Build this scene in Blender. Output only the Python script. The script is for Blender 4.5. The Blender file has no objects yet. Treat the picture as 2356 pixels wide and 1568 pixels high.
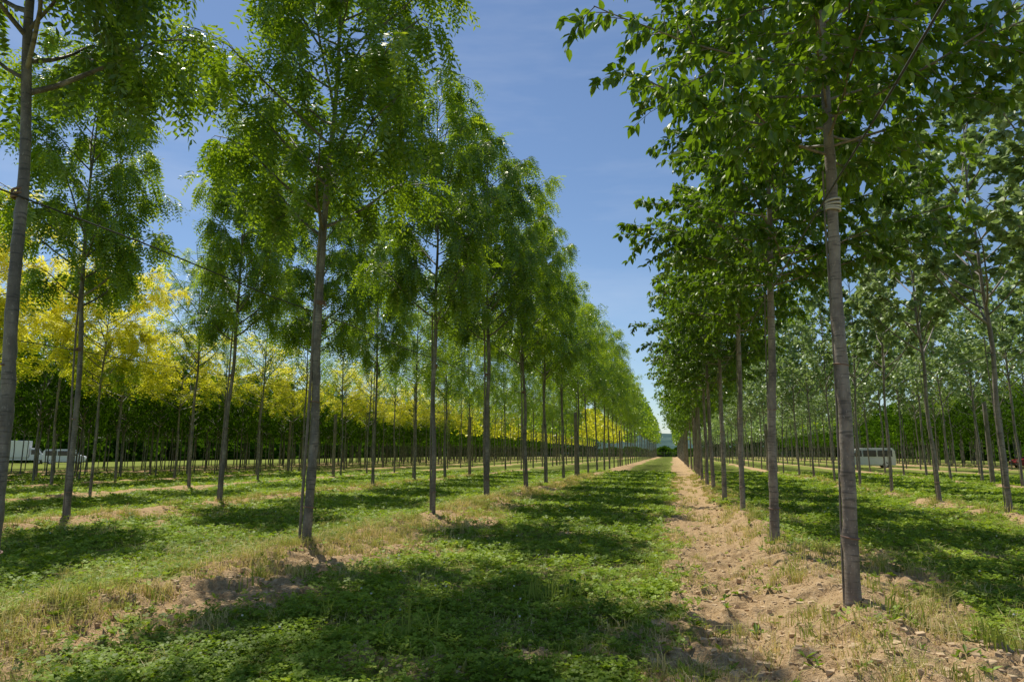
import bpy, math, numpy as np
from mathutils import Vector, Matrix
rng = np.random.default_rng(11)
scene = bpy.context.scene
COL = scene.collection
PI = math.pi

# ------------------------------------------------------------------ helpers
def link(o):
    COL.objects.link(o); return o

def mk_mesh(name, V, F, mats, attrs=None, smooth=False, midx=None):
    V = np.asarray(V, dtype=np.float32); F = np.asarray(F, dtype=np.int32)
    me = bpy.data.meshes.new(name)
    n, m = len(V), len(F)
    me.vertices.add(n); me.loops.add(m*4); me.polygons.add(m)
    me.vertices.foreach_set("co", V.ravel())
    me.loops.foreach_set("vertex_index", F.ravel())
    me.polygons.foreach_set("loop_start", np.arange(0, m*4, 4, dtype=np.int32))
    if midx is not None:
        me.polygons.foreach_set("material_index", np.asarray(midx, dtype=np.int32))
    if not isinstance(mats, (list, tuple)): mats = [mats]
    for mt in mats: me.materials.append(mt)
    me.update(calc_edges=True)
    me.polygons.foreach_set("use_smooth", np.full(m, bool(smooth)))
    if attrs:
        for k, a in attrs.items():
            at = me.attributes.new(k, 'FLOAT', 'POINT')
            at.data.foreach_set("value", np.asarray(a, dtype=np.float32))
    me.update()
    return me

def obj(name, me, parent=None, loc=(0,0,0), **props):
    o = bpy.data.objects.new(name, me)
    o.location = loc
    if parent is not None: o.parent = parent
    for k, v in props.items(): o[k] = v
    return link(o)

def h2(ix, iy, s):
    v = np.sin(ix*127.1 + iy*311.7 + s*74.7)*43758.5453
    return v - np.floor(v)
def vnoise(x, y, s=0):
    x = np.asarray(x, float); y = np.asarray(y, float)
    ix = np.floor(x); iy = np.floor(y); fx = x-ix; fy = y-iy
    fx = fx*fx*(3-2*fx); fy = fy*fy*(3-2*fy)
    a = h2(ix, iy, s); b = h2(ix+1, iy, s); c = h2(ix, iy+1, s); d = h2(ix+1, iy+1, s)
    return (a*(1-fx)+b*fx)*(1-fy)+(c*(1-fx)+d*fx)*fy
def fbm(x, y, s=0, o=4):
    t = 0; a = .5; n = 0
    for i in range(o):
        t = t + a*vnoise(x*2**i+17.3*i, y*2**i+9.1*i, s+i); n += a; a *= .5
    return t/n
def sstep(a, b, x):
    t = np.clip((x-a)/(b-a), 0, 1); return t*t*(3-2*t)

# ------------------------------------------------------------------ materials
def new_mat(name):
    m = bpy.data.materials.new(name); m.use_nodes = True
    nt = m.node_tree; nt.nodes.clear()
    out = nt.nodes.new('ShaderNodeOutputMaterial')
    return m, nt, out
def N(nt, t, **kw):
    n = nt.nodes.new(t)
    for k, v in kw.items(): setattr(n, k, v)
    return n
def ramp(nt, fac, stops):
    r = N(nt, 'ShaderNodeValToRGB')
    el = r.color_ramp.elements
    while len(el) < len(stops): el.new(.5)
    for e, (p, c) in zip(el, stops):
        e.position = p; e.color = (*c, 1)
    nt.links.new(fac, r.inputs[0]); return r.outputs[0]
def noise(nt, scale, detail=4, rough=.55, vec=None):
    n = N(nt, 'ShaderNodeTexNoise'); n.inputs['Scale'].default_value = scale
    n.inputs['Detail'].default_value = detail; n.inputs['Roughness'].default_value = rough
    if vec is not None: nt.links.new(vec, n.inputs['Vector'])
    return n.outputs['Fac']
def math_(nt, op, a, b):
    n = N(nt, 'ShaderNodeMath', operation=op)
    for i, v in enumerate((a, b)):
        if isinstance(v, (int, float)): n.inputs[i].default_value = v
        else: nt.links.new(v, n.inputs[i])
    return n.outputs[0]
def mixc(nt, fac, a, b, mode='MIX'):
    n = N(nt, 'ShaderNodeMix', data_type='RGBA', blend_type=mode)
    if isinstance(fac, (int, float)): n.inputs[0].default_value = fac
    else: nt.links.new(fac, n.inputs[0])
    for i, v in ((6, a), (7, b)):
        if isinstance(v, tuple): n.inputs[i].default_value = (*v, 1)
        else: nt.links.new(v, n.inputs[i])
    return n.outputs[2]

def leaf_mat(name, dark, mid, light, trans=.4, gloss=.05, rough=.4, tgain=(1.3, 1.25, .6)):
    m, nt, out = new_mat(name)
    at = N(nt, 'ShaderNodeAttribute', attribute_name='tint')
    oi = N(nt, 'ShaderNodeObjectInfo')
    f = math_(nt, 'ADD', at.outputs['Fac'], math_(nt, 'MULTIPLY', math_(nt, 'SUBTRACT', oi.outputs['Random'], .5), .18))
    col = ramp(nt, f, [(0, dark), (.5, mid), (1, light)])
    d = N(nt, 'ShaderNodeBsdfDiffuse'); nt.links.new(col, d.inputs[0])
    t = N(nt, 'ShaderNodeBsdfTranslucent')
    nt.links.new(mixc(nt, 1.0, col, tgain, 'MULTIPLY'), t.inputs[0])
    mx = N(nt, 'ShaderNodeMixShader'); mx.inputs[0].default_value = trans
    nt.links.new(d.outputs[0], mx.inputs[1]); nt.links.new(t.outputs[0], mx.inputs[2])
    if gloss <= 0:
        nt.links.new(mx.outputs[0], out.inputs[0]); return m
    g = N(nt, 'ShaderNodeBsdfGlossy'); g.inputs['Roughness'].default_value = rough
    g.inputs[0].default_value = (1, 1, .9, 1)
    m2 = N(nt, 'ShaderNodeMixShader'); m2.inputs[0].default_value = gloss
    nt.links.new(mx.outputs[0], m2.inputs[1]); nt.links.new(g.outputs[0], m2.inputs[2])
    nt.links.new(m2.outputs[0], out.inputs[0])
    return m

def bark_mat(name, c1, c2, c3):
    m, nt, out = new_mat(name)
    tc = N(nt, 'ShaderNodeTexCoord')
    mp = N(nt, 'ShaderNodeMapping'); mp.inputs['Scale'].default_value = (1, 1, .5)
    nt.links.new(tc.outputs['Object'], mp.inputs[0])
    mp2 = N(nt, 'ShaderNodeMapping'); mp2.inputs['Scale'].default_value = (1, 1, 9)
    nt.links.new(tc.outputs['Object'], mp2.inputs[0])
    n1 = noise(nt, 5, 4, .6, mp.outputs[0]); n2 = noise(nt, 5, 2, .5, mp2.outputs[0])
    n3 = noise(nt, 55, 2, .6, mp.outputs[0])
    c = ramp(nt, n1, [(.34, c1), (.5, c2), (.66, c3)])
    c = mixc(nt, ramp(nt, n2, [(.58, (0, 0, 0)), (.66, (.65, .65, .65))]), c, tuple(x*.45 for x in c1))
    c = mixc(nt, ramp(nt, n3, [(.62, (0, 0, 0)), (.72, (.5, .5, .5))]), c, tuple(min(1, x*1.6) for x in c3))
    p = N(nt, 'ShaderNodeBsdfPrincipled'); nt.links.new(c, p.inputs['Base Color'])
    p.inputs['Roughness'].default_value = .6
    b = N(nt, 'ShaderNodeBump'); b.inputs['Strength'].default_value = .5; b.inputs['Distance'].default_value = .008
    nt.links.new(math_(nt, 'ADD', n1, math_(nt, 'ADD', n2, n3)), b.inputs['Height'])
    nt.links.new(b.outputs[0], p.inputs['Normal']); nt.links.new(p.outputs[0], out.inputs[0])
    return m

def plain_mat(name, c, rough=.6, var=.25, metallic=0, scale=8):
    m, nt, out = new_mat(name)
    tc = N(nt, 'ShaderNodeTexCoord')
    n = noise(nt, scale, 3, .6, tc.outputs['Object'])
    col = ramp(nt, n, [(.3, tuple(x*(1-var) for x in c)), (.7, tuple(min(1, x*(1+var*.6)) for x in c))])
    p = N(nt, 'ShaderNodeBsdfPrincipled'); nt.links.new(col, p.inputs['Base Color'])
    p.inputs['Roughness'].default_value = rough; p.inputs['Metallic'].default_value = metallic
    nt.links.new(p.outputs[0], out.inputs[0]); return m

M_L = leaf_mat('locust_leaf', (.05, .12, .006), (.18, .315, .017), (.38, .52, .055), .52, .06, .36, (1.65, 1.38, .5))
M_R = leaf_mat('elm_leaf', (.04, .095, .008), (.135, .25, .016), (.30, .42, .035), .5, .05, .40, (1.5, 1.35, .5))
M_C = leaf_mat('redbud_leaf', (.11, .175, .055), (.27, .36, .15), (.47, .53, .31), .38, .05, .45, (1.15, 1.22, .65))
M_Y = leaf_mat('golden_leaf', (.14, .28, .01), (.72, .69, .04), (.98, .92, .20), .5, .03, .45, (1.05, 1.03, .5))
M_D = leaf_mat('dark_leaf', (.02, .05, .006), (.065, .14, .012), (.14, .25, .025), .40, 0, .45, (1.4, 1.3, .5))
M_CLO = leaf_mat('clover_leaf', (.09, .16, .012), (.25, .365, .03), (.44, .54, .08), .4, .02, .5)
M_GRS = leaf_mat('grass_blade', (.19, .29, .035), (.46, .44, .15), (.72, .60, .36), .3, 0, .5)
B_L = bark_mat('locust_bark', (.075, .068, .055), (.15, .135, .11), (.27, .245, .205))
B_R = bark_mat('elm_bark', (.125, .10, .08), (.23, .187, .15), (.36, .305, .25))
B_C = bark_mat('redbud_bark', (.12, .10, .08), (.21, .175, .14), (.33, .285, .23))
M_STK = plain_mat('stake_wood', (.20, .175, .14), .8, .4)
M_POST = plain_mat('post_wood', (.20, .17, .125), .85, .4, scale=5)
M_TIE = plain_mat('tie_tape', (.60, .55, .50), .7, .2)
M_TIED = plain_mat('tie_brown', (.22, .13, .09), .7, .2)
M_WIRE = plain_mat('wire', (.04, .04, .04), .5, .1)
M_POD = plain_mat('seed_pod', (.22, .08, .06), .7, .3)

# ------------------------------------------------------------------ geometry primitives
def tube(P, R, k=6, jit=0):
    P = np.asarray(P, float); R = np.asarray(R, float); n = len(P)
    T = np.gradient(P, axis=0); T /= np.linalg.norm(T, axis=1)[:, None]+1e-9
    ref = np.array([1., 0, 0]) if abs(T[:, 0]).mean() < .8 else np.array([0, 1., 0])
    A = np.cross(T, ref); A /= np.linalg.norm(A, axis=1)[:, None]+1e-9
    B = np.cross(T, A)
    th = np.arange(k)/k*2*PI
    rr = R[:, None]*np.ones(k)[None]
    if jit: rr = rr*(1+jit*(rng.random((n, k))-.5))
    V = P[:, None]+rr[..., None]*(np.cos(th)[None, :, None]*A[:, None]+np.sin(th)[None, :, None]*B[:, None])
    V = V.reshape(-1, 3)
    i = np.arange(n-1)[:, None]*k; j = np.arange(k)[None]; j2 = (j+1) % k
    F = np.stack([i+j, i+j2, i+k+j2, i+k+j], -1).reshape(-1, 4)
    return V, F
class Geo:
    def __init__(s): s.V = []; s.F = []; s.n = 0; s.A = []; s.M = []
    def add(s, V, F, a=None, m=0):
        V = np.asarray(V, float); F = np.asarray(F)
        s.V.append(V); s.F.append(F+s.n); s.n += len(V); s.M.append(np.full(len(F), m))
        s.A.append(np.zeros(len(V)) if a is None else a)
    def out(s): return np.concatenate(s.V), np.concatenate(s.F), np.concatenate(s.A), np.concatenate(s.M)
def box(c, d, g, a=None, m=0):
    c = np.array(c); d = np.array(d)/2
    V = np.array([[x, y, z] for z in (-1, 1) for y in (-1, 1) for x in (-1, 1)])*d+c
    g.add(V, [[0, 2, 3, 1], [4, 5, 7, 6], [0, 1, 5, 4], [2, 6, 7, 3], [0, 4, 6, 2], [1, 3, 7, 5]], a, m)
def nrm(v): return v/(np.linalg.norm(v, axis=-1, keepdims=True)+1e-9)

# ------------------------------------------------------------------ tree generator
def skeleton(seed, H, zb, R, r0, nl, nt_, prof, e0=35, e1=62, droop=.5, twl=.7, crook=.03, up_tw=.1, knots=True, limb_r=.028, tpow=1.15, lod=0, lv=.25, clump=.18):
    r = np.random.default_rng(seed); g = Geo()
    z = np.concatenate([np.linspace(-.25, zb, 60), np.linspace(zb, H*.97, 32)[1:]])
    if lod: z = np.concatenate([np.linspace(-.25, zb, 6), np.linspace(zb, H*.97, 5)[1:]])
    s1, s2 = r.random()*6, r.random()*6
    wob = lambda s: crook*(np.sin(z*.9+s)+.5*np.sin(z*2.3+s*2))*np.clip(z/2, 0, 1)
    P = np.stack([wob(s1), wob(s2), z], -1)
    rad = np.where(z < zb, r0*(1-.28*np.clip(z, 0, 9)/zb), r0*.62*(1-(z-zb)/(H-zb))**1.2+.008)
    rad = rad*(1+.30*np.exp(-np.clip(z+.1, 0, 9)/.12))
    k = 6 if lod else 16; th = np.arange(k)/k*2*PI
    V, F = tube(P, rad, k)
    V = V.reshape(len(z), k, 3)
    if knots and not lod:
        dis = .03*(r.random((len(z), k))-.5)
        for _ in range(30):
            kz = r.uniform(.3, zb); kt = r.uniform(0, 2*PI)
            dt = np.abs((th-kt+PI) % (2*PI)-PI)
            dis += r.uniform(.12, .38)*np.exp(-((z[:, None]-kz)/.045)**2)*np.exp(-(dt[None]/.5)**2)
        for kz in np.arange(.4, zb, .55)+r.uniform(-.1, .1, len(np.arange(.4, zb, .55))):
            dis += .09*np.exp(-((z[:, None]-kz)/.03)**2)
        V = P[:, None]+(V-P[:, None])*(1+dis[..., None])
    g.add(V.reshape(-1, 3), F)
    pos = []; dr = []; tz = []
    for i in range(nl):
        t = (i+r.random())/nl; t = t**tpow
        zs = zb+(H-zb)*.90*t
        L = R*prof(t)*r.uniform(1-lv-.05, 1+lv)+.25
        az = i*2.39996+r.uniform(-.35, .35)
        c0 = np.array([np.interp(zs, z, P[:, 0]), np.interp(zs, z, P[:, 1]), zs])
        n = 8; pts = [c0]; el = math.radians(e0+r.uniform(-8, 10)+t*15); az2 = az
        for q in range(n):
            f = q/n
            el2 = el+(math.radians(e1)-el)*min(1, f*1.7) if f < .55 else math.radians(e1)*(1-(f-.55)*droop*3.2)
            az2 += r.uniform(-.18, .18)
            st = L*1.25/n
            pts.append(pts[-1]+st*np.array([math.cos(el2)*math.cos(az2), math.cos(el2)*math.sin(az2), math.sin(el2)]))
        pts = np.array(pts)
        lr = limb_r*(.45+.55*(1-t))*min(1, L/R+.1)
        if lod: 
            V, F = tube(pts[[0, 3, 5, 8]], np.linspace(lr, .006, 4), 3)
        else: V, F = tube(pts, np.linspace(lr, .006, n+1), 6)
        g.add(V, F)
        ntw = max(3, int(nt_*(.35+.65*L/R)))
        D = np.gradient(pts, axis=0)
        for w in range(ntw):
            f = clump+(1-clump)*(w+r.random())/ntw
            p0 = np.array([np.interp(f*n, np.arange(n+1), pts[:, a]) for a in range(3)])
            d0 = nrm(np.array([np.interp(f*n, np.arange(n+1), D[:, a]) for a in range(3)]))
            sd = nrm(np.array([-math.sin(az2), math.cos(az2), 0]))*r.choice([-1, 1])
            d = nrm(d0*.6+sd*r.uniform(.3, 1.)+np.array([0, 0, r.uniform(-.5, .5)+up_tw]))
            tl = twl*r.uniform(.5, 1.25)*(.6+.4*(1-t))
            tp = [p0]
            for q in range(5):
                d = nrm(d+np.array([0, 0, -.10-.25*droop])+r.normal(0, .10, 3))
                tp.append(tp[-1]+d*tl/5)
            tp = np.array(tp)
            if not lod:
                V, F = tube(tp[[0, 2, 3, 5]], [.006, .0045, .0035, .002], 3); g.add(V, F)
            pos.append(tp); dr.append(nrm(np.gradient(tp, axis=0)))
            tz.append(r.uniform(-.14, .14))
    return g, np.array(pos), np.array(dr), np.array(tz), r

def sample_tw(pos, dr, tz, per, r, lo=.0):
    n = len(pos); f = lo+(1-lo)*r.random((n, per)); f = f*5
    i = np.clip(f.astype(int), 0, 4); u = (f-i)[..., None]
    a = np.arange(n)[:, None]
    p = pos[a, i]*(1-u)+pos[a, i+1]*u
    d = dr[a, i]*(1-u)+dr[a, i+1]*u
    t = np.repeat(tz[:, None], per, 1)
    return p.reshape(-1, 3), nrm(d.reshape(-1, 3)), t.reshape(-1)

def pinnate(p, d, t, r, L=.42, pairs=7, ll=.075, wr=.32, droop=.45, flat=0):
    n = len(p)
    d0 = nrm(d*.6+r.normal(0, .42, (n, 3))+np.array([0, 0, -droop]))
    Ls = L*r.uniform(.6, 1.2, n)
    side = nrm(np.cross(d0, np.array([0, 0, 1.])+r.normal(0, .35, (n, 3))))
    s = np.linspace(.15, 1, pairs)
    R = p[:, None]+d0[:, None]*(s*1.0)[None, :, None]*Ls[:, None, None]
    R[..., 2] -= (s**2)[None]*Ls[:, None]*.35*(1-flat)
    out = []; tn = []
    for sg in (-1, 1):
        ax = nrm(sg*side[:, None]*.85+d0[:, None]*.45+np.array([0, 0, -.22*(1-flat)])+r.normal(0, .08, (n, pairs, 3)))
        pe = nrm(d0[:, None]-ax*np.sum(ax*d0[:, None], -1, keepdims=True)+r.normal(0, .2, (n, pairs, 3)))
        l = ll*r.uniform(.8, 1.12, (n, pairs, 1))*(1-.35*np.abs(s-.45))[None, :, None]
        q = np.stack([R, R+ax*l*.5+pe*l*wr*.5, R+ax*l, R+ax*l*.5-pe*l*wr*.5], 2)
        out.append(q.reshape(-1, 3))
        tn.append(np.repeat((t[:, None]+r.normal(0, .10, (n, 1))+r.uniform(-.05, .05, (n, pairs))).reshape(-1), 4))
    V = np.concatenate(out); F = np.arange(len(V)).reshape(-1, 4)
    return V, F, np.concatenate(tn)

def simple_leaves(p, d, t, r, L=.11, wr=.55, droop=.55, rich=True, rnd=.35):
    n = len(p)
    side = nrm(np.cross(d, r.normal(0, 1, (n, 3))))
    ax = nrm(side*.8+d*.5+np.array([0, 0, -droop])+r.normal(0, rnd, (n, 3)))
    nn = nrm(np.array([0, 0, 1.])+r.normal(0, .45, (n, 3)))
    pe = nrm(np.cross(ax, nn)); up = nrm(np.cross(pe, ax))
    l = (L*r.uniform(.6, 1.2, n))[:, None]; w = l*wr*.5
    b = p+ax*l*.12
    def pt(a, s, u): return b+ax*l*a+pe*w*s+up*l*u
    if rich:
        Q = np.stack([pt(0, 0, 0), pt(.28, .92, .07), pt(.62, .85, .05), pt(1.02, 0, -.14), pt(.62, -.85, .05), pt(.28, -.92, .07), pt(.5, 0, -.03)], 1)
        f = np.array([[0, 1, 2, 6], [6, 2, 3, 4], [0, 6, 4, 5]])
    else:
        Q = np.stack([pt(0, 0, 0), pt(.45, 1, .05), pt(1, 0, -.1), pt(.45, -1, .05)], 1)
        f = np.array([[0, 1, 2, 3]])
    k = Q.shape[1]
    F = (f[None]+(np.arange(n)*k)[:, None, None]).reshape(-1, 4)
    return Q.reshape(-1, 3), F, np.repeat(t+r.uniform(-.12, .12, n), k)

def fin(key, g, V, F, T, bark, leafm, extra=None):
    tv, tf, _, _ = g.out()
    tm = mk_mesh(key+'_trunk', tv, tf, bark, smooth=True)
    if extra is not None:
        F2 = extra[1]+len(V); midx = np.r_[np.zeros(len(F)), np.ones(len(F2))]
        V = np.concatenate([V, extra[0]]); F = np.concatenate([F, F2]); T = np.r_[T, np.zeros(len(extra[0]))]
        cm = mk_mesh(key+'_crown', V, F, [leafm, M_POD], {'tint': T}, midx=midx)
    else:
        cm = mk_mesh(key+'_crown', V, F, leafm, {'tint': T})
    return tm, cm
sinp = lambda a, b, p: (lambda t: max(.02, math.sin(PI*(a+b*t)))**p)

def build(key, v, lod):
    if key == 'L':
        H = [11.9, 11.2, 11.6, 11.8][v]
        g, pos, dr, tz, r = skeleton(100+v, H, 4.6, 1.38, .064, 38, 12, sinp(.34, .54, .6), 28, 50, .65, .58, .03, lod=lod, lv=.45, clump=.35)
        p, d, t = sample_tw(pos, dr, tz, 4 if lod else 7, r, .1)
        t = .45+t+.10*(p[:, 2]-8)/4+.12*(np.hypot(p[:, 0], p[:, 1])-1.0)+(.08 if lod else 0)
        if lod:
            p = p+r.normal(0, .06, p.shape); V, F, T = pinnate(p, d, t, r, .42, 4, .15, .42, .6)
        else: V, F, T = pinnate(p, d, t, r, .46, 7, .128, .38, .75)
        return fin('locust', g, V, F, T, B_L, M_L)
    if key == 'S':
        g, pos, dr, tz, r = skeleton(150+v, 9.4, 4.6, 1.5, .05, 28, 8, sinp(.25, .7, .6), 38, 60, .3, .7, .03, lod=lod)
        p, d, t = sample_tw(pos, dr, tz, 3 if lod else 6, r)
        t = .5+t+.1*(p[:, 2]-7)/3
        V, F, T = pinnate(p, d, t, r, .38, 3 if lod else 7, .16 if lod else .095, .38, .35)
        return fin('young', g, V, F, T, B_L, M_L)
    if key == 'R':
        g, pos, dr, tz, r = skeleton(200+v, 10.0, 4.12, 1.48, .068, 58, 13, sinp(.33, .62, .75), 8, 16, .28, .62, .015, limb_r=.016, tpow=1.25, lod=lod, lv=.28)
        p, d, t = sample_tw(pos, dr, tz, 8 if lod else 24, r)
        t = .45+t+.08*(p[:, 2]-7)/3
        V, F, T = simple_leaves(p, d, t, r, .20 if lod else .13, .56, .6, rich=not lod, rnd=.28)
        return fin('elm', g, V, F, T, B_R, M_R)
    if key == 'C':
        g, pos, dr, tz, r = skeleton(300+v, [9.3, 9.8][v], 4.1, 1.8, .056, 28, 12, sinp(.28, .66, .7), 35, 55, .15, .5, .03, lod=lod, lv=.42, clump=.38)
        p, d, t = sample_tw(pos, dr, tz, 7 if lod else 24, r, .2)
        t = .5+t
        V, F, T = simple_leaves(p, d, t, r, .22 if lod else .14, .95, .5, rich=not lod)
        q, d2, _ = sample_tw(pos[::3], dr[::3], tz[::3], 5, r, 0)
        q = q[np.hypot(q[:, 0], q[:, 1]) < 1.3]; l = .11
        o = r.normal(0, .03, (len(q), 3))
        E = np.stack([q, q+o+[.008, 0, -l*.5], q+o*2+[0, 0, -l], q+o+[-.008, 0, -l*.5]], 1).reshape(-1, 3)
        return fin('redbud', g, V, F, T, B_C, M_C, None if lod else (E, np.arange(len(E)).reshape(-1, 4)))
    if key == 'Y':
        g, pos, dr, tz, r = skeleton(400+v, 8.5, 3.8, 1.8, .053, 34, 12, sinp(.30, .62, .6), 22, 32, .25, .62, .03, lod=lod, lv=.48, clump=.35)
        p, d, t = sample_tw(pos, dr, tz, 4 if lod else 9, r)
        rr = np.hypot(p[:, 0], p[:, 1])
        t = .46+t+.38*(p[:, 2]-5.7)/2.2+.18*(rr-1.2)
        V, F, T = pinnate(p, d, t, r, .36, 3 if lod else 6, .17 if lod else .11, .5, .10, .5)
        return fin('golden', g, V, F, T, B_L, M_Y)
    if key == 'D':
        g, pos, dr, tz, r = skeleton(500+v, 7.6, 2.9, 1.8, .048, 34, 9, sinp(.34, .60, .6), 30, 45, .8, .8, .03, lod=lod)
        p, d, t = sample_tw(pos, dr, tz, 7 if lod else 13, r)
        V, F, T = simple_leaves(p, d, .45+t, r, .30 if lod else .20, .40, .8, rich=False)
        return fin('dark', g, V, F, T, B_L, M_D)
SP = {}
for key, nv in (('L', 4), ('S', 2), ('R', 3), ('C', 2), ('Y', 2), ('D', 2)):
    SP[key] = [[build(key, v, 0) for v in range(nv)], [build(key, v, 1) for v in range(nv)]]

INFO = {
 'L': ('locust_tree', 'tree', 'tall green locust tree with drooping feathery foliage in grass', 'nursery rows of feathery locust trees'),
 'S': ('young_locust_tree', 'tree', 'slender airy green locust tree on bare grey trunk', 'nursery rows of airy young locust trees'),
 'R': ('elm_tree', 'tree', 'broad-leaved dark green elm tree on earth ridge', 'nursery row of broad-leaved elm trees'),
 'C': ('redbud_tree', 'tree', 'redbud tree with round grey-green leaves and brown pods', 'nursery rows of round-leaved redbud trees'),
 'Y': ('golden_locust_tree', 'tree', 'golden yellow honey locust tree with layered sprays', 'nursery rows of golden locust trees'),
 'D': ('dark_green_tree', 'tree', 'dark green narrow-leaved tree with low drooping crown', 'nursery rows of dark green trees'),
}

# ------------------------------------------------------------------ ground
ROWS = [-48, -41.2, -34.1, -27, -19.8, -12.6, -5.4, 1.5, 7.3, 14, 20.8, 27.5, 34.5]
def soil_f(x, y):
    x = np.asarray(x, float); y = np.asarray(y, float)
    wx = x+.9*(fbm(x*.7, y*.45, 5)-.5)
    s = np.zeros_like(x)
    for xr in ROWS:
        w = .55 if xr != -5.4 else .85
        a = .76 if xr != -5.4 else .80+.14*(1-sstep(6, 11, y))
        s = np.maximum(s, a*np.exp(-((wx-xr-(.45 if xr == -5.4 else 0))/w)**2))
    wx = x+1.1*(fbm(x*.9, y*.8, 6)-.5)+.45*(fbm(x*3, y*3, 16)-.5)
    path = sstep(-.55, .35, wx)*(1-sstep(1.1, 1.8, wx))
    s = np.maximum(s, path*1.10)
    wide = sstep(-.55, .35, wx)*(1-sstep(2.1, 3.0, wx))*(1-sstep(8, 14, y))
    s = np.maximum(s, wide*1.0)
    s = s+(fbm(x*1.3, y*1.3, 21)-.5)*1.2
    blot = fbm(x*.5, y*.5, 33)
    s = s+sstep(.54, .70, blot)*.28
    return s
def gh(x, y):
    x = np.asarray(x, float); y = np.asarray(y, float)
    z = np.zeros_like(x)
    for xr in ROWS: z = z+.13*np.exp(-((x-xr)/.42)**2)*(.6+.8*fbm(x*.7, y*.7, 3))
    near = np.clip(1-y/45, 0, 1)
    so = sstep(.35, .6, soil_f(x, y))
    cl = fbm(x*7, y*7, 9, 3)
    z = z+near*(.035*(fbm(x*1.5, y*1.5, 8)-.5)+so*(.08*(fbm(x*3.5, y*3.5, 9)-.5)+.11*sstep(.46, .56, cl)*cl+.035*vnoise(x*17, y*17, 12)))
    z = z-.03*np.exp(-((x-.55)/.35)**2)
    return z
xs = np.concatenate([-np.geomspace(1500, 62, 14), np.arange(-60, -14, .45), np.arange(-14, -8, .14), np.arange(-8, 4.5, .035), np.arange(4.5, 10, .12), np.arange(10, 60, .5), np.geomspace(62, 1500, 14)])
ys = np.concatenate([-np.geomspace(300, 6, 8), np.arange(-4, 3.5, .4), np.arange(3.5, 11, .03), np.arange(11, 22, .09), np.arange(22, 50, .4), np.geomspace(51, 2200, 60)])
X, Y = np.meshgrid(xs, ys)
Z = gh(X, Y)
nx, ny = len(xs), len(ys)
i = np.arange(ny-1)[:, None]*nx; j = np.arange(nx-1)[None]
F = np.stack([i+j, i+j+1, i+nx+j+1, i+nx+j], -1).reshape(-1, 4)
S = soil_f(X, Y)

m, nt, out = new_mat('ground_soil_and_turf')
tc = N(nt, 'ShaderNodeTexCoord'); O = tc.outputs['Object']
at = N(nt, 'ShaderNodeAttribute', attribute_name='soil')
nA = noise(nt, 2.2, 5, .7, O); nB = noise(nt, 14, 5, .75, O); nC = noise(nt, 60, 3, .7, O)
soilc = ramp(nt, nB, [(.25, (.32, .205, .095)), (.5, (.52, .36, .195)), (.75, (.68, .505, .305))])
soilc = mixc(nt, ramp(nt, nC, [(.35, (.6, .6, .6)), (.5, (0, 0, 0))]), soilc, (.24, .15, .075))
grn = ramp(nt, nC, [(.3, (.07, .12, .012)), (.52, (.18, .27, .026)), (.72, (.31, .39, .06))])
lit = ramp(nt, nB, [(.3, (.17, .12, .065)), (.7, (.46, .34, .20))])
veg = mixc(nt, ramp(nt, nA, [(.45, (0, 0, 0)), (.60, (.8, .8, .8))]), grn, lit)
fac = math_(nt, 'ADD', at.outputs['Fac'], math_(nt, 'MULTIPLY', math_(nt, 'SUBTRACT', nB, .5), .5))
c = mixc(nt, ramp(nt, fac, [(.42, (0, 0, 0)), (.60, (1, 1, 1))]), veg, soilc)
p = N(nt, 'ShaderNodeBsdfPrincipled'); p.inputs['Roughness'].default_value = 1
p.inputs['Specular IOR Level'].default_value = 0
nt.links.new(c, p.inputs['Base Color'])
b = N(nt, 'ShaderNodeBump'); b.inputs['Strength'].default_value = 1; b.inputs['Distance'].default_value = .035
nt.links.new(math_(nt, 'ADD', nB, math_(nt, 'MULTIPLY', nC, .5)), b.inputs['Height'])
nt.links.new(b.outputs[0], p.inputs['Normal']); nt.links.new(p.outputs[0], out.inputs[0])
M_GROUND = m
obj('ground', mk_mesh('ground', np.stack([X, Y, Z], -1).reshape(-1, 3), F, M_GROUND, {'soil': S.ravel()}, smooth=True), kind='structure',
    label='nursery ground with clover strips and bare tan soil ridges', category='ground')

# ------------------------------------------------------------------ ground vegetation
PSI = math.radians(13.1)
def sector(n, r0, r1, pw, half=44):
    r = r0+(r1-r0)*rng.random(n)**pw
    a = math.radians(1)*rng.uniform(-half, half, n)-PSI
    return r*np.sin(a), r*np.cos(a), r
n = 330000
x, y, r = sector(n, 4.0, 55, 1.75)
s = soil_f(x, y)
dens = fbm(x*2.1, y*2.1, 51)
keep = (s+rng.normal(0, .13, n) < .48) & (dens+rng.normal(0, .07, n) > .44)
keep |= (rng.random(n) < .06) & (s < .85)
x, y, r, dens = x[keep], y[keep], r[keep], dens[keep]
n = len(x)
sz = .026*(1+np.clip(r-6, 0, 99)/13)*rng.uniform(.6, 1.6, n)
hz = rng.uniform(.02, .11, n)*(.35+1.2*fbm(x*1.3, y*1.3, 88))
base = np.stack([x, y, gh(x, y)+hz], -1)
tt = .5+.8*(fbm(x*.9, y*.9, 77)-.5)+rng.normal(0, .18, n)
rot = rng.uniform(0, 2*PI, n); til = rng.normal(0, .3, (n, 2))
Vs = []
for k in range(3):
    a = rot+k*2*PI/3
    ax = nrm(np.stack([np.cos(a), np.sin(a), til[:, 0]*np.cos(a)+til[:, 1]*np.sin(a)+.15], -1))
    pe = nrm(np.stack([-np.sin(a), np.cos(a), -til[:, 0]*np.sin(a)+til[:, 1]*np.cos(a)], -1))
    q = np.stack([base, base+ax*sz[:, None]*.65+pe*sz[:, None]*.5, base+ax*sz[:, None]*1.0, base+ax*sz[:, None]*.65-pe*sz[:, None]*.5], 1)
    Vs.append(q)
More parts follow.
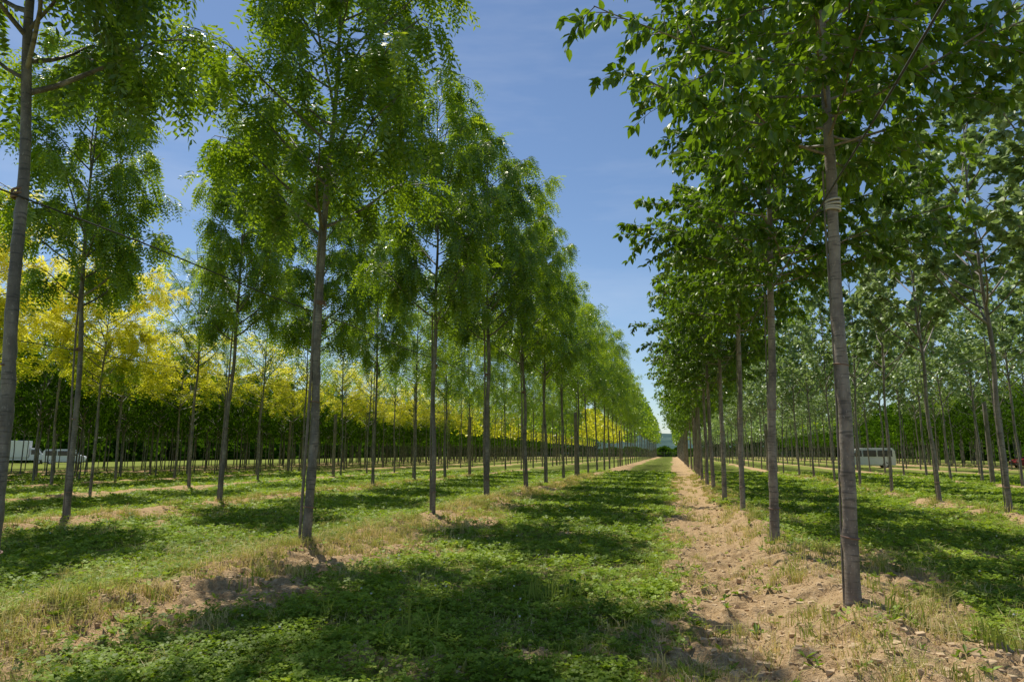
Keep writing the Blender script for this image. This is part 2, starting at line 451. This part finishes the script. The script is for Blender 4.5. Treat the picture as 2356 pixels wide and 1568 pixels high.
V = np.stack(Vs, 1).reshape(-1, 3)
obj('clover', mk_mesh('clover', V, np.arange(len(V)).reshape(-1, 4), M_CLO, {'tint': np.repeat(tt, 12)}), kind='stuff',
    label='low green clover covering the strips between tree rows', category='clover')

def blades(n, x, y, hgt, wid, tint, name, label, lean=.35):
    z = gh(x, y)
    a = rng.uniform(0, 2*PI, n); L = rng.normal(0, lean, (n, 2))
    b = np.stack([x, y, z-.01], -1); w = np.stack([np.cos(a), np.sin(a), 0*a], -1)*wid[:, None]/2
    d1 = np.stack([L[:, 0]*.35, L[:, 1]*.35, np.ones(n)], -1)*hgt[:, None]*.55
    d2 = np.stack([L[:, 0]*1.2, L[:, 1]*1.2, np.ones(n)-np.hypot(L[:, 0], L[:, 1])*.35], -1)*hgt[:, None]
    Q = np.stack([b-w, b+w, b+d1+w*.8, b+d1-w*.8, b+d2+w*.12, b+d2-w*.12], 1)
    f = np.array([[0, 1, 2, 3], [3, 2, 4, 5]])
    F = (f[None]+(np.arange(n)*6)[:, None, None]).reshape(-1, 4)
    obj(name, mk_mesh(name, Q.reshape(-1, 3), F, M_GRS, {'tint': np.repeat(tint, 6)}), kind='stuff', label=label, category='grass')
n = 10500
xr = rng.choice([-5.4, -5.4, -5.4, -5.4, 1.5, 1.5, 7.3, -12.6, -12.6, -.2], n)
ty = 3.6+42*rng.random(n)**1.7; tx = xr+rng.normal(0, .95, n)*np.where(xr == -.2, .45, 1)+np.where(xr == 1.5, .35, 0)
clump = fbm(tx*.9, ty*.9, 91) > np.where(xr == 1.5, np.where(ty < 13, .53, .49), .45)
clump &= ~((xr == 1.5) & (tx < .9) & (rng.random(n) < .80))
tx, ty, xr = tx[clump], ty[clump], xr[clump]
per = 20
bx = np.repeat(tx, per)+rng.normal(0, .055, len(tx)*per); by = np.repeat(ty, per)+rng.normal(0, .055, len(tx)*per)
h0 = np.repeat(rng.uniform(.04, .25, len(tx))*np.where(xr == -.2, .6, 1), per)
t0 = np.repeat(np.clip(rng.normal(.58, .30, len(tx)), 0, 1), per)
n = len(bx)
blades(n, bx, by, h0*rng.uniform(.5, 1.2, n), .004*(1+np.hypot(bx, by)/9), t0+rng.normal(0, .08, n), 'dry_grass', 'tufts of dry straw grass along the soil ridges', .6)
n = 80000
x, y, r = sector(n, 4, 40, 1.6)
k = (soil_f(x, y)+rng.normal(0, .12, n) < .62); x, y, r = x[k], y[k], r[k]; n = len(x)
blades(n, x, y, rng.uniform(.04, .15, n), .004*(1+r/8), np.clip(rng.normal(.25, .2, n)+.6*(fbm(x*.8, y*.8, 66) > .53), 0, 1), 'meadow_grass', 'thin green grass growing through the clover', .5)
gx, gy, gh_ = [], [], []
for cx, cy, nn, hh in [(-2.05, 5.25, 16, .46), (-1.95, 5.4, 10, .40), (-1.35, 7.0, 34, .42), (-1.1, 7.2, 16, .34), (-4.55, 6.9, 10, .3), (-3.1, 5.9, 16, .25), (1.75, 6.3, 30, .28), (2.2, 5.9, 20, .25), (1.2, 8.6, 24, .22), (-.3, 9.5, 24, .2)]:
    gx.append(cx+rng.normal(0, .08, nn)); gy.append(cy+rng.normal(0, .08, nn)); gh_.append(hh*rng.uniform(.5, 1.15, nn))
gx, gy, gh_ = map(np.concatenate, (gx, gy, gh_))
blades(len(gx), gx, gy, gh_, np.full(len(gx), .014), np.full(len(gx), .12), 'tall_grass', 'tall broad green grass blades standing in clover', .22)
n = 1300
x, y, r = sector(n, 4.2, 18, 1.2); z = gh(x, y)
Vw = []; Tw = []
for k in range(7):
    a = rng.uniform(0, 2*PI, n); L_ = rng.uniform(.03, .09, n)[:, None]
    ax = np.stack([np.cos(a), np.sin(a), rng.uniform(.3, 1.1, n)], -1); pe = np.stack([-np.sin(a), np.cos(a), 0*a], -1)
    b0 = np.stack([x, y, z], -1)
    Vw.append(np.stack([b0, b0+ax*L_*.5+pe*L_*.2, b0+ax*L_-np.array([0, 0, .02]), b0+ax*L_*.5-pe*L_*.2], 1)); Tw.append(np.repeat(rng.normal(.35, .2, n), 4))
V = np.concatenate(Vw).reshape(-1, 3)
obj('weeds', mk_mesh('weeds', V, np.arange(len(V)).reshape(-1, 4), M_CLO, {'tint': np.concatenate(Tw)}), kind='stuff', label='small broad-leaved weeds scattered on soil and turf', category='weeds')
# clods
n = 30000
x, y, r = sector(n, 4, 24, 1.6)
k = soil_f(x, y) > .55; x, y = x[k], y[k]; n = len(x)
base8 = np.array([[a, b_, c_] for c_ in (-1, 1) for b_ in (-1, 1) for a in (-1, 1)])*.6
sz = np.minimum(.0065/np.maximum(rng.random(n), .10)**.9, .042)
V = base8[None]*sz[:, None, None]*rng.uniform(.35, 1.35, (n, 8, 3))*np.array([1, 1, .7])
V = V+np.stack([x, y, gh(x, y)], -1)[:, None]
f8 = np.array([[0, 2, 3, 1], [4, 5, 7, 6], [0, 1, 5, 4], [2, 6, 7, 3], [0, 4, 6, 2], [1, 3, 7, 5]])
F = (f8[None]+(np.arange(n)*8)[:, None, None]).reshape(-1, 4)
m, nt, out = new_mat('clod_soil')
tc = N(nt, 'ShaderNodeTexCoord')
c = ramp(nt, noise(nt, 12, 3, .6, tc.outputs['Object']), [(.3, (.40, .27, .14)), (.7, (.63, .47, .285))])
p = N(nt, 'ShaderNodeBsdfPrincipled'); p.inputs['Roughness'].default_value = .95; nt.links.new(c, p.inputs['Base Color']); nt.links.new(p.outputs[0], out.inputs[0])
o = obj('soil_clods', mk_mesh('soil_clods', V.reshape(-1, 3), F, m, smooth=False), kind='stuff', label='crumbly dry tan soil clods on the ridges', category='soil')
n = 260
x, y, r = sector(n, 6, 30, 1.2); k = soil_f(x, y) < .5; x, y, r = x[k], y[k], r[k]; n = len(x)
V = base8[None]*(.009*(1+r/25))[:, None, None]*rng.uniform(.8, 1.2, (n, 8, 3))+np.stack([x, y, gh(x, y)+.13], -1)[:, None]
F = (f8[None]+(np.arange(n)*8)[:, None, None]).reshape(-1, 4)
obj('clover_blossoms', mk_mesh('clover_blossoms', V.reshape(-1, 3), F, plain_mat('blossom', (.6, .6, .52), .8, .1), smooth=True), kind='stuff', label='tiny white blossoms dotted through the clover', category='flowers')

# ------------------------------------------------------------------ plant the rows
def seq(start, step, end, jit=.25):
    o = list(start)
    while o[-1] < end: o.append(o[-1]+step+rng.uniform(-jit, jit))
    return o
END = 235
T = []
def plant(x, Y_, f):
    for i, y in enumerate(Y_): T.append((x, y, f(i, y)))
plant(-5.4, seq([4.65, 9.6, 15.0, 20.3], 5.1, END), lambda i, y: 'L')
plant(1.5, seq([6.82, 11.66, 16.7, 21.5], 4.9, END), lambda i, y: 'R')
plant(7.3, seq([13.4, 17.8, 22.0, 26.3], 4.7, END), lambda i, y: 'C')
plant(-12.6, seq([12.4, 17.5, 22.5], 5.1, END), lambda i, y: 'Y' if 95 < y < 165 else 'L')
plant(-19.8, seq([15.0, 20.3, 25.3, 30.2], 4.2, END), lambda i, y: 'Y' if y < 23 else 'S')
plant(-27, seq([17.5], 4.0, END), lambda i, y: 'S' if i % 3 == 2 else 'Y')
for xr in (-31, -34.5, -38, -41.5, -45, -48.5, -52, -56, -61): plant(xr, seq([24+rng.uniform(0, 3)], 2.8, 190), lambda i, y: 'D')
plant(14, seq([18.0], 3.8, END), lambda i, y: 'C')
plant(20.8, seq([24.0], 3.8, END), lambda i, y: 'C' if i % 3 else 'S')
for xr in (27.5, 31, 34.5, 38, 41.5, 45): plant(xr, seq([xr+3], 3.2, 190), lambda i, y: 'D')
VEH = [(19.0, 76), (-79.5, 77), (-84, 75), (35.2, 79)]
T = [q for q in T if all(math.hypot(q[0]-a, q[1]-b_) > 2.8 for a, b_ in VEH)]
cs, sn = math.cos(PSI), math.sin(PSI)
def camc(x, y): return x*cs+y*sn, -x*sn+y*cs
vis = []
for (x, y, k) in T:
    la, fw = camc(x, y)
    if fw > 1 and abs(la/fw) < .75+2.6/fw: vis.append((math.hypot(la, fw), x, y, k))
vis.sort()
INDIV = vis[:290]; REST = vis[290:]
TILT = {(-5.4, 4.65): (0, -3.0), (-5.4, 9.6): (0, 1.0), (-12.6, 12.4): (0, -2.2), (1.5, 6.82): (0, 1.4), (1.5, 11.66): (0, 2.2), (1.5, 16.7): (0, 1.5),
        (7.3, 17.8): (0, -.5), (7.3, 22.0): (0, -1.5), (-12.6, 17.5): (0, 1.5)}
VAR = {(-5.4, 9.6): 0, (1.5, 6.82): 0, (-12.6, 12.4): 1}
LAB = {(1.5, 6.82): 'broad-leaved elm tree with white tie, bare soil at base', (-5.4, 9.6): 'tall feathery locust tree tied to grey stake',
       (-5.4, 4.65): 'locust tree with knotty dark grey trunk and wire tie'}
def stake_mesh(h, r):
    z = np.linspace(-.3, h, 12); P = np.stack([.01*np.sin(z*1.3), .01*np.cos(z*1.7), z], -1)
    V, F = tube(P, np.full(12, r), 8); g = Geo(); g.add(V, F)
    g.add(np.concatenate([V[-8:]]), [[0, 1, 2, 3], [0, 3, 4, 7], [4, 5, 6, 7]])
    v, f, _, _ = g.out(); return mk_mesh('stake', v, f, M_STK, smooth=False)
ST1 = stake_mesh(4.0, .010); ST2 = stake_mesh(5.0, .021)
def tie_mesh(R, nwr, mat, w=.012):
    g = Geo(); th = np.linspace(0, 2*PI, 25)
    for q in range(nwr):
        P = np.stack([R*np.cos(th), R*np.sin(th), q*.03+.01*np.sin(th+q)], -1); V, F = tube(P, np.full(25, w), 6); g.add(V, F)
    v, f, _, _ = g.out(); return mk_mesh('tie', v, f, mat, smooth=True)
TIEW = tie_mesh(.064, 4, M_TIE); TIED = tie_mesh(.068, 1, M_TIED, .007); TIEG = tie_mesh(.062, 3, M_TIED, .011)
for dist, x, y, k in INDIV:
    nm, cat, lab, grp = INFO[k]
    key = (x, y)
    jx = 0 if key in TILT else rng.uniform(-.12, .12)
    v = VAR.get(key, int(rng.integers(len(SP[k][0]))))
    e = bpy.data.objects.new(nm, None); link(e); e.empty_display_size = .5
    e.location = (x+jx, y, float(gh(np.array([x+jx]), np.array([y]))[0])-.02)
    tl = TILT.get(key, (rng.normal(0, .9), rng.normal(0, .9)))
    rz = rng.uniform(0, 2*PI) if key != (-5.4, 9.6) else 2.6
    M = Matrix.Rotation(math.radians(tl[1]), 4, 'Y') @ Matrix.Rotation(math.radians(tl[0]), 4, 'X') @ Matrix.Rotation(rz, 4, 'Z')
    e.rotation_euler = M.to_euler()
    sc = rng.uniform(.90, 1.05) if key not in TILT else 1.0
    e.scale = (sc*rng.uniform(.85, 1.12), sc*rng.uniform(.85, 1.12), sc)
    if key == (1.5, 6.82): e.scale = (.94, .94, 1)
    if key == (-5.4, 9.6): e.scale = (1.08, 1.08, 1.02)
    e['label'] = LAB.get(key, lab); e['category'] = cat; e['group'] = grp
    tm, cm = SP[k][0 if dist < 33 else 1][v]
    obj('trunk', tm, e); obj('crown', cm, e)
    if dist < 45:
        a = -rz+(PI*.9 if x > 0 else PI*1.1)
        big = (k == 'L')
        off = .083 if big else .070
        if key != (-5.4, 4.65):
            st = obj('stake', ST2 if big else ST1, e, (off*math.cos(a), off*math.sin(a), 0))
        if dist < 30:
            t = obj('tie', TIEW if key == (1.5, 6.82) else (TIEG if k == 'L' else TIED), e, (0, 0, 3.6)); t.scale = (1.05, 1.05, 1)
            if key == (1.5, 6.82): t['label'] = 'white tape wrapped around the trunk'
            o1 = obj('tie', TIED, e, (0, 0, .55)); o1.scale = (1.15, 1.15, 1); obj('tie', TIED, e, (0, 0, 2.1))

# distant remaining trees merged
cols = {'L': M_L, 'S': M_L, 'R': M_R, 'C': M_C, 'Y': M_Y, 'D': M_D}
ORD = ['L', 'S', 'R', 'C', 'Y', 'D']
dims = {'L': (4.6, 11.5, 1.75), 'S': (4.6, 9.4, 1.7), 'R': (4.0, 10.2, 1.9), 'C': (4.2, 9.4, 1.9), 'Y': (3.8, 8.5, 2.0), 'D': (2.9, 7.6, 2.0)}
def blob(cx, cy, z0, z1, R, n, s, m, g, tb=.45):
    u = rng.random(n)**.8; th = rng.uniform(0, 2*PI, n); zz = z0+(z1-z0)*u
    rr = R*np.sin(PI*(.2+.75*u))**.7*rng.uniform(.35, 1.1, n)*(.8+.3*np.sin(th*3+cx)+.15*np.sin(zz*3+cy))
    c = np.stack([cx+rr*np.cos(th), cy+rr*np.sin(th), zz], -1)
    a = nrm(rng.normal(0, 1, (n, 3)))*s; b_ = nrm(np.cross(a, rng.normal(0, 1, (n, 3))))*s*.6
    Q = np.stack([c-a, c+b_, c+a, c-b_], 1).reshape(-1, 3)
    g.add(Q, np.arange(len(Q)).reshape(-1, 4), np.repeat(tb+rng.normal(0, .15, n), 4), m)
gT = Geo()
for dist, x, y, k in REST:
    z0, z1, R = dims[k]
    V, F = tube([[x, y, -.1], [x+rng.normal(0, .08), y, z0+1], [x, y, z1-1]], [.07, .055, .02], 5)
    gT.add(V, F, None, 6)
    far = dist > 110
    blob(x, y, z0, z1*rng.uniform(.92, 1.07), R*rng.uniform(.85, 1.15), (170 if k == 'D' else 260) if far else (360 if k == 'D' else 380), .29 if far else .22, ORD.index(k), gT, .6 if k == 'Y' else .5)
v, f, a, mi = gT.out()
obj('distant_nursery_trees', mk_mesh('distant_nursery_trees', v, f, [cols[q] for q in ORD]+[B_L], {'tint': a}, midx=mi), kind='stuff',
    label='far rows of nursery trees merging into a mass', category='trees')
gW = Geo()
def wood(x0, y0, x1, y1, nn, hs=1.0):
    for q in range(nn):
        t = (q+rng.random())/nn; x = x0+(x1-x0)*t+rng.normal(0, 2); y = y0+(y1-y0)*t+rng.normal(0, 2)
        h = rng.uniform(6, 10)*hs
        blob(x, y, .2, h, rng.uniform(3, 4.5), 380, .5, 0, gW, .35)
        blob(x+rng.normal(0, 1.5), y+rng.normal(0, 1.5), -.8, 3.6*hs, 4.2, 300, .55, 0, gW, .3)
wood(-100, 45, -94, 262, 80); wood(-108, 45, -102, 262, 50); wood(-94, 262, -28, 262, 30); wood(12, 262, 62, 262, 26); wood(60, 40, 62, 262, 80); wood(-28, 264, 12, 264, 18, .4)
v, f, a, mi = gW.out()
obj('woodland', mk_mesh('woodland', v, f, [M_D], {'tint': a}), kind='stuff', label='dark woodland edge closing off the nursery', category='woodland')

# hill
hx = np.linspace(-900, 1100, 160); hy = np.linspace(1100, 1900, 24)
HX, HY = np.meshgrid(hx, hy)
HZ = -3+np.sin(PI*(HY-1100)/800)*(24+30*fbm(HX/260, HY/300, 4)+9*fbm(HX/25, HY/25, 6))
i = np.arange(23)[:, None]*160; j = np.arange(159)[None]
F = np.stack([i+j, i+j+1, i+160+j+1, i+160+j], -1).reshape(-1, 4)
m, nt, out = new_mat('hill_wood')
tc = N(nt, 'ShaderNodeTexCoord')
c = ramp(nt, noise(nt, .03, 5, .7, tc.outputs['Object']), [(.35, (.05, .09, .085)), (.65, (.10, .155, .13))])
p = N(nt, 'ShaderNodeBsdfDiffuse'); nt.links.new(c, p.inputs['Color']); nt.links.new(p.outputs[0], out.inputs[0])
obj('hill', mk_mesh('hill', np.stack([HX, HY, HZ], -1).reshape(-1, 3), F, m, smooth=True), kind='structure', label='hazy wooded hill on the horizon', category='hill')

# ------------------------------------------------------------------ wires and posts
for xr, y0 in ((-5.4, 1.0), (1.5, 2.0), (-12.6, 5), (7.3, 8)):
    yy = np.arange(y0, 190, 2.5); zz = 3.72+.02*np.sin(yy*1.25)
    V, F = tube(np.stack([np.full(len(yy), xr-.10), yy, zz], -1), np.full(len(yy), .0085), 5)
    obj('support_wire', mk_mesh('support_wire', V, F, M_WIRE, smooth=True), label='dark steel support wire strung along a tree row', category='wire', group='support wires along the rows')
def post_mesh():
    z = np.array([-.4, 0, 1, 2, 3, 3.62, 3.66]); V, F = tube(np.stack([0*z, 0*z, z], -1), [.105, .10, .098, .094, .09, .088, .07], 14)
    V2, F2 = tube([[0, 0, 3.66], [0, 0, 3.665]], [.07, .001], 14)
    g = Geo(); g.add(V, F); g.add(V2, F2); v, f, _, _ = g.out(); return mk_mesh('wooden_post', v, f, M_POST, smooth=True)
PM = post_mesh()
for x, y in ((-5.4, 39.3), (-12.6, 42.3), (-19.8, 38), (14, 35.5), (-5.4, 73), (-12.6, 76), (7.3, 58), (1.5, 47), (-27, 45), (1.5, 80)):
    obj('wooden_post', PM, None, (x, y+.0, float(gh(np.array([x]), np.array([y]))[0])), label='round weathered wooden post holding the row wire', category='post', group='wooden posts in the tree rows')
g = Geo()
for q in np.arange(-60, 50, 3.0): box((q, 250, .95), (.09, .09, 1.9), g)
for z in (.3, .8, 1.3, 1.8): box((-5, 249.93, z), (110, .03, .05), g)
v, f, _, _ = g.out()
obj('fence', mk_mesh('fence', v, f, plain_mat('fence_metal', (.22, .25, .22), .6)), label='pale post and rail fence at the field end', category='fence')

# ------------------------------------------------------------------ vehicles
M_WHITE = plain_mat('white_paint', (.78, .78, .76), .35, .05, scale=1)
M_RED = plain_mat('red_paint', (.30, .02, .02), .3, .1, scale=1)
M_GLASS = plain_mat('dark_glass', (.02, .025, .03), .1, .1)
M_TYRE = plain_mat('tyre_rubber', (.02, .02, .02), .8, .1)
M_RIM = plain_mat('rim_metal', (.45, .45, .46), .35, .1, metallic=.7)
M_LAMP = plain_mat('lamp_glass', (.6, .6, .55), .2, .1)
M_GREY = plain_mat('grey_plastic', (.08, .08, .08), .6, .1)
def extr(prof, w, taper=0, m=0):
    import bmesh
    bm = bmesh.new()
    zm = 1.0
    L = [bm.verts.new((px, -w/2+(taper*max(0, pz-zm)), pz)) for px, pz in prof]
    R_ = [bm.verts.new((px, w/2-(taper*max(0, pz-zm)), pz)) for px, pz in prof]
    bm.faces.new(L); bm.faces.new(R_[::-1])
    n = len(prof)
    for i in range(n): bm.faces.new((L[i], R_[i], R_[(i+1) % n], L[(i+1) % n])[::-1])
    bmesh.ops.recalc_face_normals(bm, faces=bm.faces)
    bmesh.ops.bevel(bm, geom=[e for e in bm.edges], offset=.035, segments=2, affect='EDGES')
    return bm
def bm_obj(name, bm, mat, parent, loc=(0, 0, 0)):
    me = bpy.data.meshes.new(name); bm.to_mesh(me); bm.free(); me.materials.append(mat)
    return obj(name, me, parent, loc)
def pane(name, pts, y, parent, mat, th=.02):
    import bmesh
    bm = bmesh.new()
    a = [bm.verts.new((px, y, pz)) for px, pz in pts]; b_ = [bm.verts.new((px, y+th, pz)) for px, pz in pts]
    bm.faces.new(a); bm.faces.new(b_[::-1]); n = len(pts)
    for i in range(n): bm.faces.new((a[i], a[(i+1) % n], b_[(i+1) % n], b_[i]))
    bmesh.ops.recalc_face_normals(bm, faces=bm.faces)
    return bm_obj(name, bm, mat, parent)
def wheel(parent, x, y, r=.33):
    e = bpy.data.objects.new('wheel', None); link(e); e.parent = parent; e.location = (x, y, r)
    th = np.linspace(0, 2*PI, 25)
    V, F = tube(np.stack([(r-.09)*np.cos(th), 0*th, (r-.09)*np.sin(th)], -1), np.full(25, .09), 8)
    obj('tyre', mk_mesh('tyre', V, F, M_TYRE, smooth=True), e)
    V, F = tube([[0, -.07, 0], [0, -.065, 0], [0, .065, 0], [0, .07, 0]], [.02, r-.11, r-.11, .02], 16)
    obj('rim', mk_mesh('rim', V, F, M_RIM), e)
def vehicle(name, cat, label, loc, rz, prof, w, paint, wins, wx, lamp, ws, taper=.12, extra=None):
    e = bpy.data.objects.new(name, None); link(e); e.location = loc; e.rotation_euler = (0, 0, rz)
    e['label'] = label; e['category'] = cat
    bm_obj('body', extr(prof, w, taper), paint, e)
    for pts in wins:
        zc = min(q[1] for q in pts); off = taper*max(0, zc-1)*.5
        for sgn in (-1, 1):
            pane('window', pts, (sgn*(w/2+.004-off) - (.02 if sgn > 0 else 0)), e, M_GLASS)
    if ws:
        import bmesh
        (xa, za), (xb, zb_) = ws
        bm = bmesh.new(); hw = w/2-.14
        vv = [bm.verts.new(q) for q in ((xa, -hw, za), (xa, hw, za), (xb, hw-.08, zb_), (xb, -hw+.08, zb_))]
        bm.faces.new(vv); bm_obj('windshield', bm, M_GLASS, e)
    for x in wx:
        for sgn in (-1, 1): wheel(e, x, sgn*(w/2-.08))
    for sgn in (-1, 1):
        g = Geo(); box((lamp[0], sgn*(w/2-.22), lamp[1]), (.06, .26, .16), g); v, f, _, _ = g.out(); obj('headlight', mk_mesh('headlight', v, f, M_LAMP), e)
    g = Geo(); box((lamp[0]+.03, 0, .42), (.10, w*.96, .18), g); v, f, _, _ = g.out(); obj('bumper', mk_mesh('bumper', v, f, M_GREY), e)
    if extra: extra(e)
    return e
van_p = [(-2.4, .3), (2.35, .3), (2.42, .75), (2.3, 1.02), (1.65, 1.22), (1.05, 1.88), (.6, 1.98), (-2.2, 1.98), (-2.42, 1.7), (-2.45, .8)]
van_w = [[(.55, 1.15), (1.45, 1.15), (.95, 1.76), (.55, 1.76)], [(-.75, 1.15), (.42, 1.15), (.42, 1.76), (-.75, 1.76)], [(-2.15, 1.15), (-.88, 1.15), (-.88, 1.76), (-2.15, 1.76)]]
vehicle('van', 'van', 'white passenger van parked among the tree rows', (19.0, 76, 0), PI*.96, van_p, 1.85, M_WHITE, van_w, (1.55, -1.5), (2.36, .88), ((1.64, 1.26), (1.08, 1.86)))
vehicle('van', 'van', 'white passenger van parked beyond tree rows', (-79.5, 77, 0), PI*.2, van_p, 1.85, M_WHITE, van_w, (1.55, -1.5), (2.36, .88), ((1.64, 1.26), (1.08, 1.86)))
car_p = [(-2.1, .28), (2.1, .28), (2.15, .62), (1.95, .82), (1.0, .95), (.35, 1.40), (-.2, 1.48), (-1.2, 1.46), (-1.85, 1.0), (-2.12, .9)]
car_w = [[(-.15, .98), (.82, .98), (.3, 1.36), (-.15, 1.38)], [(-1.5, .98), (-.27, .98), (-.27, 1.38), (-1.15, 1.36)]]
vehicle('car', 'car', 'dark red hatchback car parked beside tree rows', (35.2, 79, 0), PI*1.03, car_p, 1.75, M_RED, car_w, (1.35, -1.3), (2.08, .7), ((1.0, .98), (.38, 1.38)), .25)
def cargo(e):
    import bmesh
    bm = bmesh.new(); bmesh.ops.create_cube(bm, size=1); bmesh.ops.scale(bm, vec=(4.3, 2.2, 2.2), verts=bm.verts)
    bmesh.ops.translate(bm, vec=(-1.6, 0, 2.0), verts=bm.verts); bmesh.ops.bevel(bm, geom=list(bm.edges), offset=.04, segments=2, affect='EDGES')
    bm_obj('cargo_box', bm, M_WHITE, e)
trk_p = [(-3.7, .55), (2.5, .55), (2.6, .9), (2.45, 1.2), (2.0, 1.4), (1.55, 2.05), (.65, 2.15), (.62, .86), (-3.7, .86)]
trk_w = [[(.8, 1.3), (1.85, 1.3), (1.48, 1.92), (.8, 1.92)]]
vehicle('truck', 'truck', 'white box truck parked beyond tree rows', (-84, 75, 0), PI*.22, trk_p, 1.9, M_WHITE, trk_w, (1.7, -2.6), (2.55, 1.0), ((1.98, 1.44), (1.58, 2.02)), .08, cargo)

# bird
g = Geo()
V, F = tube([[-.16, 0, 0], [-.08, 0, .01], [0, 0, .02], [.1, 0, .02], [.17, 0, .02], [.21, 0, .01]], [.012, .035, .05, .045, .03, .004], 8); g.add(V, F)
for s_ in (-1, 1): g.add([[.07, 0, .03], [.03, s_*.2, .12], [-.03, s_*.38, .09], [-.05, 0, .03]], [[0, 1, 2, 3]])
v, f, _, _ = g.out()
obj('bird', mk_mesh('bird', v, f, plain_mat('bird_feather', (.03, .03, .03), .7), smooth=True), None, (11.6, 37, 13.6), label='small dark bird gliding above the tree rows', category='bird')

# ------------------------------------------------------------------ light, world, camera
EL, AZ = math.radians(60), math.radians(-44)
sv = Vector((math.sin(AZ)*math.cos(EL), math.cos(AZ)*math.cos(EL), math.sin(EL)))
sl = bpy.data.lights.new('sun', 'SUN'); sl.energy = 5.0; sl.angle = math.radians(.5); sl.color = (1, .95, .86)
so = bpy.data.objects.new('sun', sl); so.rotation_euler = sv.to_track_quat('Z', 'Y').to_euler(); link(so)
w = bpy.data.worlds.new("World"); scene.world = w; w.use_nodes = True
nt = w.node_tree; nt.nodes.clear()
wo = N(nt, 'ShaderNodeOutputWorld'); bg = N(nt, 'ShaderNodeBackground'); bg.inputs[1].default_value = .11
sk = N(nt, 'ShaderNodeTexSky'); sk.sky_type = 'NISHITA'; sk.sun_disc = False
sk.sun_elevation = EL; sk.sun_rotation = AZ % (2*PI); sk.air_density = 1.0; sk.dust_density = .15; sk.ozone_density = 4.0
tc = N(nt, 'ShaderNodeTexCoord'); mp = N(nt, 'ShaderNodeMapping'); mp.inputs['Scale'].default_value = (1.2, 2.0, 7)
mp.inputs['Rotation'].default_value = (.1, .25, .3)
nt.links.new(tc.outputs['Generated'], mp.inputs[0])
cf = ramp(nt, noise(nt, 1.6, 5, .6, mp.outputs[0]), [(.46, (0, 0, 0)), (.85, (.22, .22, .22))])
nt.links.new(mixc(nt, cf, sk.outputs[0], (8.0, 8.4, 9.0)), bg.inputs[0])
nt.links.new(bg.outputs[0], wo.inputs[0])

cam = bpy.data.cameras.new('camera'); cam.lens = 24; cam.sensor_width = 36; cam.clip_end = 5000; cam.clip_start = .05
co = bpy.data.objects.new('camera', cam); co.location = (0, 0, 1.5); co.rotation_euler = (math.radians(90+9.3), 0, PSI); link(co)
scene.camera = co
scene.view_settings.view_transform = 'Standard'; scene.view_settings.look = 'None'; scene.view_settings.exposure = 0
